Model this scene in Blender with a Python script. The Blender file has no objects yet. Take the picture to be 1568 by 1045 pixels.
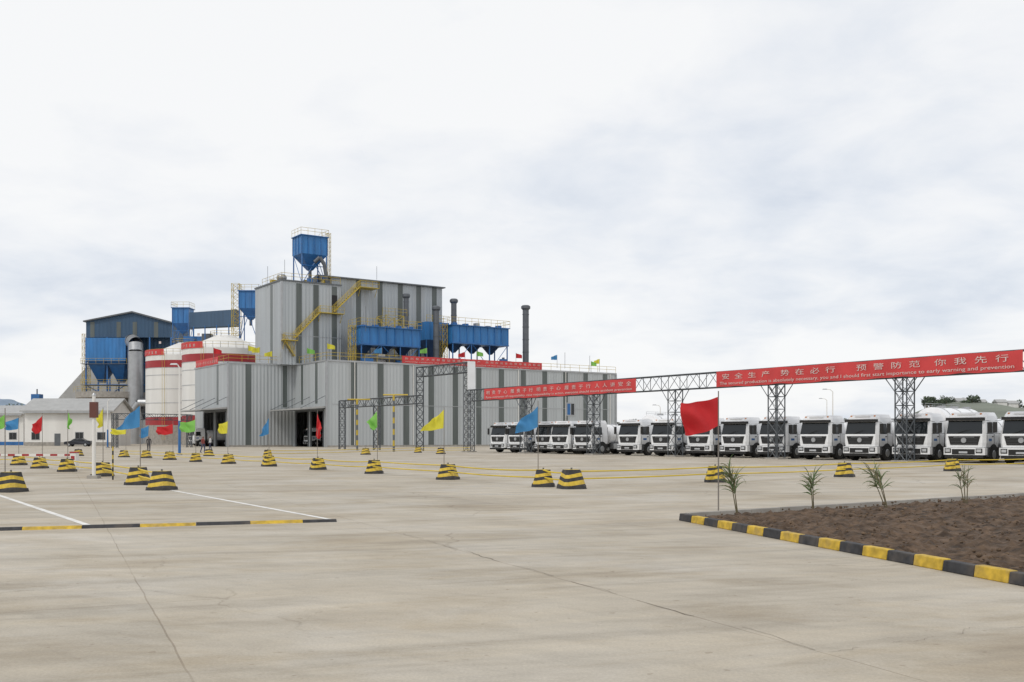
import bpy, math, random
from mathutils import Vector, Matrix, noise, Euler
random.seed(7)
F=1524.0; HZ=669.5; H=1.65
def P(px,D): return ((px-784)/F*D, D)
def Zp(py,D): return H-(py-HZ)/F*D
def G(px,py):
    D=H*F/(py-HZ); return ((px-784)/F*D, D)
scene=bpy.context.scene
# ---------------------------------------------------------------- materials
MATS={}
def M(name,col,rough=.6,metal=0.0,var=.12,scale=1.0,stretch=(1,1,1),bump=0.0,wave=0.0,detail=4,dirt=0.0):
    if name in MATS: return MATS[name]
    m=bpy.data.materials.new(name); m.use_nodes=True
    nt=m.node_tree; b=nt.nodes['Principled BSDF']
    b.inputs['Roughness'].default_value=rough; b.inputs['Metallic'].default_value=metal
    tc=nt.nodes.new('ShaderNodeTexCoord'); mp=nt.nodes.new('ShaderNodeMapping')
    mp.inputs['Scale'].default_value=stretch
    nt.links.new(tc.outputs['Object'],mp.inputs['Vector'])
    n=nt.nodes.new('ShaderNodeTexNoise'); n.inputs['Scale'].default_value=scale; n.inputs['Detail'].default_value=detail
    nt.links.new(mp.outputs['Vector'],n.inputs['Vector'])
    r=nt.nodes.new('ShaderNodeValToRGB')
    r.color_ramp.elements[0].position=.3; r.color_ramp.elements[1].position=.7
    r.color_ramp.elements[0].color=tuple(max(0,c*(1-var)) for c in col)+(1,)
    r.color_ramp.elements[1].color=tuple(min(1,c*(1+var)) for c in col)+(1,)
    nt.links.new(n.outputs['Fac'],r.inputs['Fac'])
    out=r.outputs['Color']
    if dirt>0:
        n2=nt.nodes.new('ShaderNodeTexNoise'); n2.inputs['Scale'].default_value=scale*.35; n2.inputs['Detail'].default_value=8
        nt.links.new(mp.outputs['Vector'],n2.inputs['Vector'])
        r2=nt.nodes.new('ShaderNodeValToRGB'); r2.color_ramp.elements[0].position=.5; r2.color_ramp.elements[1].position=.75
        r2.color_ramp.elements[0].color=(0,0,0,1); r2.color_ramp.elements[1].color=(dirt,)*3+(1,)
        nt.links.new(n2.outputs['Fac'],r2.inputs['Fac'])
        mx=nt.nodes.new('ShaderNodeMixRGB'); nt.links.new(r2.outputs['Color'],mx.inputs['Fac'])
        nt.links.new(out,mx.inputs['Color1']); mx.inputs['Color2'].default_value=(.22,.17,.12,1); out=mx.outputs['Color']
    nt.links.new(out,b.inputs['Base Color'])
    if wave>0:
        sp=nt.nodes.new('ShaderNodeSeparateXYZ'); nt.links.new(tc.outputs['Object'],sp.inputs[0])
        a=nt.nodes.new('ShaderNodeMath'); a.operation='ADD'; nt.links.new(sp.outputs[0],a.inputs[0]); nt.links.new(sp.outputs[1],a.inputs[1])
        mu=nt.nodes.new('ShaderNodeMath'); mu.operation='MULTIPLY'; mu.inputs[1].default_value=wave; nt.links.new(a.outputs[0],mu.inputs[0])
        si=nt.nodes.new('ShaderNodeMath'); si.operation='SINE'; nt.links.new(mu.outputs[0],si.inputs[0])
        bp=nt.nodes.new('ShaderNodeBump'); bp.inputs['Strength'].default_value=.5; bp.inputs['Distance'].default_value=.06
        nt.links.new(si.outputs[0],bp.inputs['Height']); nt.links.new(bp.outputs['Normal'],b.inputs['Normal'])
    elif bump>0:
        bp=nt.nodes.new('ShaderNodeBump'); bp.inputs['Strength'].default_value=bump; bp.inputs['Distance'].default_value=.05
        nt.links.new(n.outputs['Fac'],bp.inputs['Height']); nt.links.new(bp.outputs['Normal'],b.inputs['Normal'])
    MATS[name]=m; return m
WALL=M('corrugated_grey',(.43,.455,.465),.45,.15,.09,1.0,(1.0,1.0,.03),wave=10,dirt=.14)
WALL2=M('corrugated_grey_tower',(.40,.43,.45),.45,.15,.10,1.1,(1.0,1.0,.03),wave=10,dirt=.2)
STRIP=M('translucent_strip',(.095,.11,.105),.3,0,.2,1.0,(1,1,.1))
TRIM=M('dark_trim',(.11,.12,.13),.5)
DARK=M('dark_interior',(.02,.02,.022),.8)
BLUE=M('blue_steel',(.028,.165,.42),.45,0,.15,.8,(1,1,.3),wave=7,dirt=.15)
BLUES=M('blue_paint',(.025,.13,.35),.4,0,.15,1)
DBLUE=M('dark_blue_sheet',(.03,.075,.14),.5,0,.15,1.0,(1,1,.1),wave=7)
YEL=M('yellow_paint',(.48,.35,.04),.5,0,.12,3)
RED=M('red_paint',(.33,.025,.03),.5,0,.12,.6)
WHITE=M('white_paint',(.72,.71,.68),.5,0,.05,.6,(1,1,.15),dirt=.22)
STEEL=M('grey_steel',(.14,.15,.16),.5,.4,.15,2)
GALV=M('galvanized',(.40,.41,.42),.4,.6,.1,1)
STACK=M('stack_steel',(.11,.12,.135),.5,.3,.12,1)
CONC=M('concrete',(.32,.30,.27),.85,0,.2,2,bump=.2)
ROOF=M('roof_sheet',(.36,.36,.35),.5,.1,.1,1)
GLASS=M('dark_glass',(.010,.013,.015),.08,0,.1,1)
BLK=M('black_rubber',(.015,.015,.015),.7,0,.2,3)
TW=M('truck_white',(.80,.81,.82),.22,0,.04,1.2,dirt=.12)
TG=M('chassis_grey',(.06,.062,.065),.6)
LAMP=M('headlamp',(.55,.57,.6),.12,.5)
# ---------------------------------------------------------------- mesh builder
class MB:
    def __init__(s): s.v=[];s.f=[];s.m=[];s.sm=[];s.mats=[]
    def mi(s,m):
        if m not in s.mats: s.mats.append(m)
        return s.mats.index(m)
    def add(s,vs,fs,m,smooth=False):
        o=len(s.v); s.v+= [tuple(v) for v in vs]; k=s.mi(m)
        for f in fs: s.f.append(tuple(o+i for i in f)); s.m.append(k); s.sm.append(smooth)
    def box(s,x0,x1,y0,y1,z0,z1,m,mat=None):
        vs=[Vector((x,y,z)) for z in (z0,z1) for y in (y0,y1) for x in (x0,x1)]
        if mat: vs=[mat@v for v in vs]
        s.add(vs,[(0,2,3,1),(4,5,7,6),(0,1,5,4),(2,6,7,3),(0,4,6,2),(1,3,7,5)],m)
    def frus(s,b,t,m):
        vs=[(x,y,q[4]) for q in (b,t) for y in (q[2],q[3]) for x in (q[0],q[1])]
        s.add(vs,[(0,2,3,1),(4,5,7,6),(0,1,5,4),(2,6,7,3),(0,4,6,2),(1,3,7,5)],m)
    def poly(s,pts,m,smooth=False): s.add(pts,[tuple(range(len(pts)))],m,smooth)
    def prism(s,pts,ext,m):
        n=len(pts); e=Vector(ext); vs=[Vector(p) for p in pts]+[Vector(p)+e for p in pts]
        fs=[tuple(range(n))[::-1],tuple(range(n,2*n))]+[(i,(i+1)%n,n+(i+1)%n,n+i) for i in range(n)]
        s.add(vs,fs,m)
    def cyl(s,p0,p1,r0,r1=None,n=12,m=None,caps=True):
        if r1 is None: r1=r0
        p0=Vector(p0);p1=Vector(p1);d=(p1-p0)
        if d.length<1e-6: return
        d.normalize(); a=d.orthogonal().normalized()
        if abs(d.z)>.99: a=Vector((1,0,0))
        b=d.cross(a)
        vs=[];
        for p,r in((p0,r0),(p1,r1)):
            for i in range(n):
                t=2*math.pi*(i+.5)/n; vs.append(p+a*math.cos(t)*r+b*math.sin(t)*r)
        s.add(vs,[(i,(i+1)%n,n+(i+1)%n,n+i) for i in range(n)],m,n>6)
        if caps: s.add(vs,[tuple(range(n))[::-1],tuple(range(n,2*n))],m)
    def bar(s,p0,p1,w,m): s.cyl(p0,p1,w*.7,w*.7,4,m)
    def tube(s,pts,r,m,n=6):
        for a,b in zip(pts,pts[1:]): s.cyl(a,b,r,r,n,m,False)
    def ell(s,c,r,m,nu=14,nv=9,jit=0):
        vs=[];fs=[]
        for j in range(nv+1):
            ph=math.pi*j/nv
            for i in range(nu):
                t=2*math.pi*i/nu; q=1+random.uniform(-jit,jit); vs.append((c[0]+r[0]*q*math.sin(ph)*math.cos(t),c[1]+r[1]*q*math.sin(ph)*math.sin(t),c[2]+r[2]*q*math.cos(ph)))
        for j in range(nv):
            for i in range(nu): fs.append((j*nu+i,(j+1)*nu+i,(j+1)*nu+(i+1)%nu,j*nu+(i+1)%nu))
        s.add(vs,fs,m,jit==0)
    def rail(s,pts,h=1.15,step=1.8,m=None,r=.045):
        m=m or YEL
        for a,b in zip(pts,pts[1:]):
            a=Vector(a);b=Vector(b);L=(b-a).length;n=max(1,int(L/step))
            for i in range(n+1):
                p=a.lerp(b,i/n); s.bar(p,p+Vector((0,0,h)),r,m)
            for k in (1,.55): s.bar(a+Vector((0,0,h*k)),b+Vector((0,0,h*k)),r,m)
    def truss(s,p0,p1,z0,z1,w,m,r=.05,cell=1.2):
        p0=Vector((p0[0],p0[1],0));p1=Vector((p1[0],p1[1],0));d=(p1-p0);L=d.length;d.normalize()
        nrm=Vector((-d.y,d.x,0))*w/2; n=max(2,int(round(L/cell)))
        Z0=Vector((0,0,z0));Z1=Vector((0,0,z1))
        for sg in(-1,1):
            s.bar(p0+nrm*sg+Z0,p1+nrm*sg+Z0,r*1.4,m); s.bar(p0+nrm*sg+Z1,p1+nrm*sg+Z1,r*1.4,m)
            for i in range(n):
                a=p0.lerp(p1,i/n)+nrm*sg;b=p0.lerp(p1,(i+1)/n)+nrm*sg
                if i%2: a,b=b,a
                s.bar(a+Z0,b+Z1,r,m)
                s.bar(a+Z0,a+Z1,r*.8,m)
        for i in range(n+1):
            a=p0.lerp(p1,i/n)
            s.bar(a+nrm+Z0,a-nrm+Z0,r*.8,m); s.bar(a+nrm+Z1,a-nrm+Z1,r*.8,m)
    def lattice(s,c,z0,z1,w,m,r=.05,cell=1.1,taper=1.0,ang=0):
        def cor(z,i):
            t=(z-z0)/(z1-z0); ww=w/2*(1+(taper-1)*t)
            x,y=[(-1,-1),(1,-1),(1,1),(-1,1)][i%4]
            ca,sa=math.cos(ang),math.sin(ang)
            return Vector((c[0]+(x*ca-y*sa)*ww,c[1]+(x*sa+y*ca)*ww,z))
        n=max(1,int(round((z1-z0)/cell)))
        for i in range(4):
            s.bar(cor(z0,i),cor(z1,i),r*1.5,m)
            for k in range(n):
                a=z0+(z1-z0)*k/n;b=z0+(z1-z0)*(k+1)/n
                s.bar(cor(a,i),cor(b,i+1),r*.8,m); s.bar(cor(b,i),cor(a,i+1),r*.8,m); s.bar(cor(b,i),cor(b,i+1),r*.8,m)
    def obj(s,name,loc=(0,0,0),rz=0,parent=None,bevel=0):
        me=bpy.data.meshes.new(name); me.from_pydata(s.v,[],s.f)
        for m in s.mats: me.materials.append(m)
        me.polygons.foreach_set('material_index',s.m); me.polygons.foreach_set('use_smooth',s.sm); me.update()
        o=bpy.data.objects.new(name,me); scene.collection.objects.link(o)
        o.location=loc; o.rotation_euler=(0,0,rz)
        if parent: o.parent=parent
        if bevel:
            b=o.modifiers.new('b','BEVEL'); b.width=bevel; b.segments=2; b.limit_method='ANGLE'
        return o
def inst(o,name,loc,rz,sc=1):
    q=bpy.data.objects.new(name,o.data); scene.collection.objects.link(q); q.location=loc; q.rotation_euler=(0,0,rz); q.scale=(sc,)*3
    for md in o.modifiers:
        b=q.modifiers.new('b','BEVEL'); b.width=md.width; b.segments=md.segments; b.limit_method='ANGLE'
    return q
def text(body,name,parent,x,z,width,height,y=-.03,mat=None):
    cu=bpy.data.curves.new(name,'FONT'); cu.body=body; cu.size=1; cu.materials.append(mat or WHITE)
    o=bpy.data.objects.new(name,cu); scene.collection.objects.link(o)
    bpy.context.view_layer.update()
    dx=max(.1,o.dimensions.x); dy=max(.1,o.dimensions.y)
    o.parent=parent; o.location=(x,y,z); o.rotation_euler=(math.pi/2,0,0); o.scale=(width/dx,height/dy,1)
    return o
def spaced(t): return '  '.join(t)
# ---------------------------------------------------------------- world
w=bpy.data.worlds.new("World"); scene.world=w; w.use_nodes=True
nt=w.node_tree; nt.nodes.clear()
N=nt.nodes.new; L=nt.links.new
out=N('ShaderNodeOutputWorld'); mixs=N('ShaderNodeMixShader'); bg1=N('ShaderNodeBackground'); bg2=N('ShaderNodeBackground')
sky=N('ShaderNodeTexSky'); sky.sky_type='NISHITA'; sky.sun_disc=False; sky.sun_elevation=math.radians(52); sky.sun_rotation=math.radians(215)
L(sky.outputs[0],bg1.inputs[0]); bg1.inputs[1].default_value=.12
tc=N('ShaderNodeTexCoord'); sp=N('ShaderNodeSeparateXYZ'); L(tc.outputs['Generated'],sp.inputs[0])
zc=N('ShaderNodeMath'); zc.operation='MAXIMUM'; zc.inputs[1].default_value=0; L(sp.outputs[2],zc.inputs[0])
za=N('ShaderNodeMath'); za.operation='ADD'; za.inputs[1].default_value=.22; L(zc.outputs[0],za.inputs[0])
dx=N('ShaderNodeMath'); dx.operation='DIVIDE'; L(sp.outputs[0],dx.inputs[0]); L(za.outputs[0],dx.inputs[1])
dy=N('ShaderNodeMath'); dy.operation='DIVIDE'; L(sp.outputs[1],dy.inputs[0]); L(za.outputs[0],dy.inputs[1])
cb=N('ShaderNodeCombineXYZ'); L(dx.outputs[0],cb.inputs[0]); L(dy.outputs[0],cb.inputs[1]); cb.inputs[2].default_value=5.2
def wn(scale,detail,rough,dist):
    n=N('ShaderNodeTexNoise'); n.inputs['Scale'].default_value=scale; n.inputs['Detail'].default_value=detail; n.inputs['Roughness'].default_value=rough; n.inputs['Distortion'].default_value=dist
    L(cb.outputs[0],n.inputs['Vector']); return n
n1=wn(1.0,4,.45,.1); n2=wn(3.4,8,.55,.25)
ma=N('ShaderNodeMath'); ma.operation='MULTIPLY_ADD'; ma.inputs[1].default_value=.42; L(n2.outputs['Fac'],ma.inputs[0])
mb_=N('ShaderNodeMath'); mb_.operation='MULTIPLY'; mb_.inputs[1].default_value=.62; L(n1.outputs['Fac'],mb_.inputs[0]); L(mb_.outputs[0],ma.inputs[2])
cr=N('ShaderNodeValToRGB'); e=cr.color_ramp.elements
e[0].position=.38; e[0].color=(.71,.76,.84,1); e[1].position=.59; e[1].color=(.965,.97,.975,1)
x=e.new(.45); x.color=(.81,.845,.90,1)
x=e.new(.52); x.color=(.905,.92,.945,1)
L(ma.outputs[0],cr.inputs['Fac'])
L(cr.outputs[0],bg2.inputs[0]); bg2.inputs[1].default_value=1.0
mixs.inputs[0].default_value=.95
L(bg1.outputs[0],mixs.inputs[1]); L(bg2.outputs[0],mixs.inputs[2]); L(mixs.outputs[0],out.inputs[0])
sd=bpy.data.lights.new('sun','SUN'); sd.energy=1.3; sd.angle=math.radians(12); sd.color=(1,.95,.88)
so=bpy.data.objects.new('sun',sd); scene.collection.objects.link(so)
az=math.radians(215); el=math.radians(52)
dv=Vector((math.sin(az)*math.cos(el),math.cos(az)*math.cos(el),math.sin(el)))
so.rotation_euler=(dv).to_track_quat('Z','Y').to_euler()
# ---------------------------------------------------------------- camera
cd=bpy.data.cameras.new('camera'); cd.lens=35; cd.sensor_width=36; cd.shift_y=147/1568; cd.clip_end=9000; cd.clip_start=.1
co=bpy.data.objects.new('camera',cd); scene.collection.objects.link(co); co.location=(0,0,H); co.rotation_euler=(math.pi/2,0,0); scene.camera=co
scene.view_settings.view_transform='Standard'; scene.view_settings.look='None'; scene.view_settings.exposure=0
# ---------------------------------------------------------------- ground
gm=bpy.data.materials.new('concrete_yard'); gm.use_nodes=True; nt=gm.node_tree; N=nt.nodes.new; L=nt.links.new; b=nt.nodes['Principled BSDF']
b.inputs['Roughness'].default_value=.75
tc=N('ShaderNodeTexCoord')
def noise_n(scale,stretch=(1,1,1),rot=0,detail=6,rough=.55,dist=0):
    mp=N('ShaderNodeMapping'); mp.vector_type='TEXTURE'; mp.inputs['Scale'].default_value=tuple(1/s for s in stretch); mp.inputs['Rotation'].default_value=(0,0,rot); L(tc.outputs['Object'],mp.inputs[0])
    n=N('ShaderNodeTexNoise'); n.inputs['Scale'].default_value=scale; n.inputs['Detail'].default_value=detail; n.inputs['Roughness'].default_value=rough; n.inputs['Distortion'].default_value=dist; L(mp.outputs[0],n.inputs['Vector']); return n
def ramp(src,stops):
    r=N('ShaderNodeValToRGB'); e=r.color_ramp.elements
    e[0].position,e[0].color=stops[0][0],stops[0][1]+(1,); e[1].position,e[1].color=stops[-1][0],stops[-1][1]+(1,)
    for p,c in stops[1:-1]: q=e.new(p); q.color=c+(1,)
    L(src,r.inputs[0]); return r
def mul(a,bb,fac=1,mode='MULTIPLY'):
    m=N('ShaderNodeMixRGB'); m.blend_type=mode; m.inputs[0].default_value=fac; L(a,m.inputs[1]); L(bb,m.inputs[2]); return m.outputs[0]
a1=ramp(noise_n(.22,(1,1,1),0,7,.6,.4).outputs['Fac'],[(.32,(.385,.335,.262)),(.48,(.455,.405,.325)),(.66,(.505,.465,.40))])
a2=ramp(noise_n(1.6,(.16,1,1),math.radians(18),7,.64,.3).outputs['Fac'],[(.3,(.76,.75,.735)),(.47,(.96,.96,.96)),(.7,(1.09,1.07,1.03))])
a3=ramp(noise_n(38,(1,1,1),0,4,.75).outputs['Fac'],[(.3,(.84,.84,.84)),(.7,(1.10,1.10,1.10))])
a4=ramp(noise_n(.5,(.45,1,1),math.radians(12),9,.68,.6).outputs['Fac'],[(.48,(1,1,1)),(.58,(.89,.86,.81)),(.72,(.78,.73,.66))])
a5=ramp(noise_n(3.2,(.35,1,1),math.radians(-30),8,.72,.5).outputs['Fac'],[(.30,(.87,.87,.87)),(.55,(1,1,1)),(.8,(1.06,1.06,1.07))])
a6=ramp(noise_n(7,(1,1,1),0,2,.5,.0).outputs['Fac'],[(.69,(1,1,1)),(.74,(.70,.66,.62))])
c=mul(a1.outputs[0],a2.outputs[0]); c=mul(c,a3.outputs[0]); c=mul(c,a4.outputs[0]); c=mul(c,a5.outputs[0]); c=mul(c,a6.outputs[0],.7)
jm=N('ShaderNodeMapping'); jm.inputs['Rotation'].default_value=(0,0,math.radians(-24.6)); jm.inputs['Location'].default_value=(-5.37,1.5,0)
wob=noise_n(1.2,(1,1,1),0,3); ad=N('ShaderNodeVectorMath'); ad.operation='MULTIPLY_ADD'; ad.inputs[1].default_value=(.05,.05,0)
L(wob.outputs['Color'],ad.inputs[0]); L(tc.outputs['Object'],ad.inputs[2]); L(ad.outputs[0],jm.inputs[0])
br=N('ShaderNodeTexBrick'); br.offset=0; br.inputs['Scale'].default_value=1; br.inputs['Brick Width'].default_value=4.5; br.inputs['Row Height'].default_value=6
br.inputs['Mortar Size'].default_value=.010; br.inputs['Mortar Smooth'].default_value=.4
br.inputs['Color1'].default_value=(1,1,1,1); br.inputs['Color2'].default_value=(.90,.91,.925,1); br.inputs['Mortar'].default_value=(.62,.59,.56,1)
jmask=ramp(noise_n(.35,(1,1,1),2,5,.6).outputs['Fac'],[(.38,(.3,.3,.3)),(.58,(.95,.95,.95))])
L(jm.outputs[0],br.inputs['Vector'])
mj=N('ShaderNodeMixRGB'); mj.blend_type='MULTIPLY'; L(jmask.outputs[0],mj.inputs[0]); L(c,mj.inputs[1]); L(br.outputs['Color'],mj.inputs[2]); c=mj.outputs[0]
vo=N('ShaderNodeTexVoronoi'); vo.feature='DISTANCE_TO_EDGE'; vo.inputs['Scale'].default_value=.13
ad2=N('ShaderNodeVectorMath'); ad2.operation='MULTIPLY_ADD'; ad2.inputs[1].default_value=(1.0,1.0,0); wb2=noise_n(.8,(1,1,1),0,8,.6); L(wb2.outputs['Color'],ad2.inputs[0]); L(tc.outputs['Object'],ad2.inputs[2]); L(ad2.outputs[0],vo.inputs['Vector'])
ck=ramp(vo.outputs['Distance'],[(.0,(.58,.55,.52)),(.0018,(1,1,1))])
kmask=ramp(noise_n(.25,(1,1,1),1,3,.5).outputs['Fac'],[(.45,(0,0,0)),(.55,(.65,.65,.65))])
mk=N('ShaderNodeMixRGB'); mk.blend_type='MULTIPLY'; L(kmask.outputs[0],mk.inputs[0]); L(c,mk.inputs[1]); L(ck.outputs[0],mk.inputs[2]); c=mk.outputs[0]
sp=N('ShaderNodeSeparateXYZ'); L(tc.outputs['Object'],sp.inputs[0]); gt=N('ShaderNodeMath'); gt.operation='GREATER_THAN'; gt.inputs[1].default_value=275; L(sp.outputs[1],gt.inputs[0])
far=ramp(noise_n(.02,(1,1,1),0,6).outputs['Fac'],[(.35,(.09,.11,.05)),(.65,(.2,.17,.1))])
mx=N('ShaderNodeMixRGB'); L(gt.outputs[0],mx.inputs[0]); L(c,mx.inputs[1]); L(far.outputs[0],mx.inputs[2]); L(mx.outputs[0],b.inputs['Base Color'])
bp=N('ShaderNodeBump'); bp.inputs['Strength'].default_value=.4; bp.inputs['Distance'].default_value=.02; L(noise_n(14,(1,1,1),0,6,.7).outputs['Fac'],bp.inputs['Height']); L(bp.outputs[0],b.inputs['Normal'])
g=MB(); g.poly([(-4000,-200,0),(4000,-200,0),(4000,5000,0),(-4000,5000,0)],gm); g.obj('ground')
LINE=M('road_paint_white',(.70,.69,.66),.7,0,.15,4,dirt=.45)
def line(p,q,wd,name='road_marking',z=.004):
    a=Vector((*G(*p),z)); bb=Vector((*G(*q),z)); d=(bb-a).normalized(); n=Vector((-d.y,d.x,0))*wd/2
    m=MB(); m.poly([a-n,bb-n,bb+n,a+n],LINE); m.obj(name)
line((262,751),(512,797),.12); line((-60,739),(139,806),.13)
line((345,707),(700,722),.16); line((700,757),(1040,759),.08); line((880,704),(560,706),.25); line((-200,706),(330,703),.2)
CRK=M('crack_filler',(.17,.14,.11),.9,0,.3,5)
def crack(p,q,n,seed,w=1.0,gap=-.18):
    m=MB(); a=Vector(G(*p)); bb=Vector(G(*q)); d=(bb-a); nn=Vector((-d.y,d.x)).normalized(); pts=[]
    for i in range(n+1):
        t=i/n; pp=a+d*t+nn*(.14*noise.noise(Vector((t*6,seed,1)))+.05*noise.noise(Vector((t*40,seed,7)))); wdt=(.0025+.006*max(0,noise.noise(Vector((t*9,3,2+seed)))+.2))*w; pts.append((pp,wdt))
    for i,((p_,w0),(q_,w1)) in enumerate(zip(pts,pts[1:])):
        if noise.noise(Vector((i*.13,9,4+seed)))>gap: m.poly([(*(p_-nn*w0),.004),(*(q_-nn*w1),.004),(*(q_+nn*w1),.004),(*(p_+nn*w0),.004)],CRK)
    m.obj('ground_crack')
crack((600,812),(1258,1000),110,0,1.0,-.12); crack((1258,1000),(1568,955),50,5,.6,.0); crack((700,757),(1010,795),60,9,1.2,0)
# ---------------------------------------------------------------- low striped kerb at left
KY=M('kerb_yellow',(.50,.33,.03),.7,0,.3,9,dirt=.5); KB=M('kerb_black',(.03,.03,.033),.75,0,.4,9,dirt=.35)
def kerb(mb,a,bb,wd,h,seg,cols,taper=.02):
    a=Vector((a[0],a[1],0));bb=Vector((bb[0],bb[1],0));d=bb-a;Ln=d.length;d.normalize();n=Vector((-d.y,d.x,0))
    k=0;t=0
    while t<Ln-.01:
        e_=min(Ln,t+seg)
        p0=a+d*(t+.004);p1=a+d*(e_-.004); j=Vector((0,0,random.uniform(-.006,.006))); 
        vs=[p0-n*wd/2,p1-n*wd/2,p1+n*wd/2,p0+n*wd/2]
        tp=[p0-n*(wd/2-taper)+Vector((0,0,h))+j,p1-n*(wd/2-taper)+Vector((0,0,h))+j,p1+n*(wd/2-taper)+Vector((0,0,h))+j,p0+n*(wd/2-taper)+Vector((0,0,h))+j]
        mb.add(vs+tp,[(0,3,2,1),(4,5,6,7),(0,1,5,4),(1,2,6,5),(2,3,7,6),(3,0,4,7)],cols[k%len(cols)])
        k+=1;t=e_
m=MB(); kerb(m,G(-60,814),G(515,799),.2,.055,.98,[KB,KY],.05); m.obj('striped_parking_kerb')
# ---------------------------------------------------------------- planting bed
A=Vector(G(1045,797)); fd=Vector((2.36,-8.8)).normalized(); bd=Vector((10.55,7.15)).normalized()
fe=A+fd*14; be=A+bd*40
m=MB(); kerb(m,A,fe,.17,.14,.55,[KB,KY]); m.obj('striped_kerb',bevel=.014)
m=MB(); kerb(m,A+bd*.12,be,.14,.15,.9,[CONC]); m.obj('concrete_kerb',bevel=.01)
SOIL=M('soil',(.085,.056,.036),.95,0,.6,5,bump=1.0,detail=12)
m=MB(); NU,NV=260,170; vs=[];
for i in range(NU+1):
    for j in range(NV+1):
        uu=(i/NU)**1.5*24; vv=j/NV*13.5
        p=A+bd*(uu+.12)+fd*(vv+.08)
        e_=min(1,min(uu,vv)*2)
        hgt=.04+.05*e_+.10*noise.noise(Vector((p.x*.6,p.y*.6,0)))*e_+.06*noise.noise(Vector((p.x*3.1,p.y*3.1,2)))*e_+.09*max(0,noise.noise(Vector((p.x*7,p.y*7,5))))*e_+.04*noise.noise(Vector((p.x*19,p.y*19,5)))
        vs.append((p.x,p.y,max(.006,hgt)))
m.add(vs,[(i*(NV+1)+j,i*(NV+1)+j+1,(i+1)*(NV+1)+j+1,(i+1)*(NV+1)+j) for i in range(NU) for j in range(NV)],SOIL,False); m.obj('soil_bed')
CL=M('soil_clod',(.12,.08,.05),.95,0,.5,8)
m=MB()
for k in range(2600):
    uu=random.uniform(.3,16);vv=random.uniform(.2,13);p=A+bd*uu+fd*vv;r=random.uniform(.008,.03)*(1 if random.random()<.93 else 2.0)
    m.ell((p.x,p.y,.10+.04*random.random()),(r,r*random.uniform(.6,1),r*.7),CL,5,4,.25)
m.obj('soil_clods')
LEAF=M('leaf_green',(.10,.15,.055),.6,0,.4,6); LEAFD=M('leaf_dry',(.20,.175,.09),.7,0,.3,6); STEM=M('stem',(.13,.11,.06),.8)
def sapling(px,py,hh,lean,n=66):
    m=MB()
    stems=[(0,0)]+[(random.uniform(-.12,.12),random.uniform(-.09,.09)) for _ in range(2)]
    for si,(sx,sy) in enumerate(stems):
        top=Vector((sx+lean*(.35+.25*random.random()),sy,hh*random.uniform(.62,.78))); m.cyl((sx*.3,sy*.3,0),top,.014,.007,6,STEM)
        for k in range(n//3):
            t=random.uniform(.50,1.02); base=Vector((sx*.3,sy*.3,0)).lerp(top,t)
            az=random.uniform(0,2*math.pi); Ln=hh*random.uniform(.22,.46); elv=random.uniform(.5,1.5)
            d=Vector((math.cos(az)*math.cos(elv)+lean*.6,math.sin(az)*math.cos(elv),math.sin(elv))).normalized()
            side=d.cross(Vector((math.cos(az+1),math.sin(az+1),.3)));side=side.normalized() if side.length>.01 else Vector((1,0,0))
            p=base.copy();pts=[];S=8;droop=random.uniform(.1,1.5)
            for q in range(S+1):
                f=q/S; wd=.0085*math.sin(math.pi*min(1,f*.85+.15))+.0008
                pts.append((p-side*wd,p+side*wd)); d=(d+Vector((0,0,-droop*f*.6))).normalized(); p=p+d*Ln/S
            mt=LEAF if random.random()<.68 else LEAFD
            for q in range(S): m.add([pts[q][0],pts[q][1],pts[q+1][1],pts[q+1][0]],[(0,1,2,3)],mt)
    x,y=G(px,py); m.obj('sapling_palm',(x,y,.05),random.uniform(-.4,.4))
sapling(1130,795,1.28,-.25,75); sapling(1245,788,1.0,-.1); sapling(1359,784,1.1,-.4); sapling(1478,777,1.0,-.1,48)
# ---------------------------------------------------------------- concrete stripe blocks
BY=M('block_yellow',(.60,.42,.04),.65,0,.18,8,dirt=.35); BB=M('block_black',(.028,.028,.03),.7,0,.35,8,dirt=.2)
m=MB(); lv=[(0,.40,BB),(.10,.385,BB),(.12,.36,BY),(.25,.325,BB),(.36,.295,BY),(.47,.265,BB),(.60,.23,None)]
for (z0,r0,mt),(z1,r1,_) in zip(lv,lv[1:]):
    def ring(r,z,tw): 
        c=r*.28
        return [(-r+c,-r,z-tw),(r-c,-r,z+tw),(r,-r+c,z+tw),(r,r-c,z-tw),(r-c,r,z-tw),(-r+c,r,z+tw),(-r,r-c,z+tw),(-r,-r+c,z-tw)]
    tw0=0 if z0<.11 else .035; tw1=0 if (z1<.11 or z1>.59) else .035
    vs=ring(r0,z0,tw0)+ring(r1,z1,tw1)
    m.add(vs,[(i,(i+1)%8,8+(i+1)%8,8+i) for i in range(8)],mt)
m.poly(ring(.23,.60,0),BY)
m.cyl((0,0,.6),(0,0,.66),.03,.03,8,STEEL)
blocks=[(17,755),(29,714),(61,719),(103,724),(157,731),(212,744),(248,752),(190,702),(224,703),(260,706),(300,709),(320,700),(350,712),(412,716),(487,721),(573,727),(686,736),(832,747),(875,750),(1095,740),(1293,732),(1458,723),(1640,716),(560,698),(640,695),(675,697),(120,700),(410,702)]
blk=None
for i,(px,py) in enumerate(blocks):
    x,y=G(px,py-1.5); r=random.uniform(-.5,.5)
    if blk is None: blk=m.obj('striped_concrete_barrier_block',(x,y,0),r)
    else: inst(blk,'striped_concrete_barrier_block',(x,y,0),r,random.uniform(.95,1.03))
ROPE=M('rope_yellow',(.60,.44,.03),.6)
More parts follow.
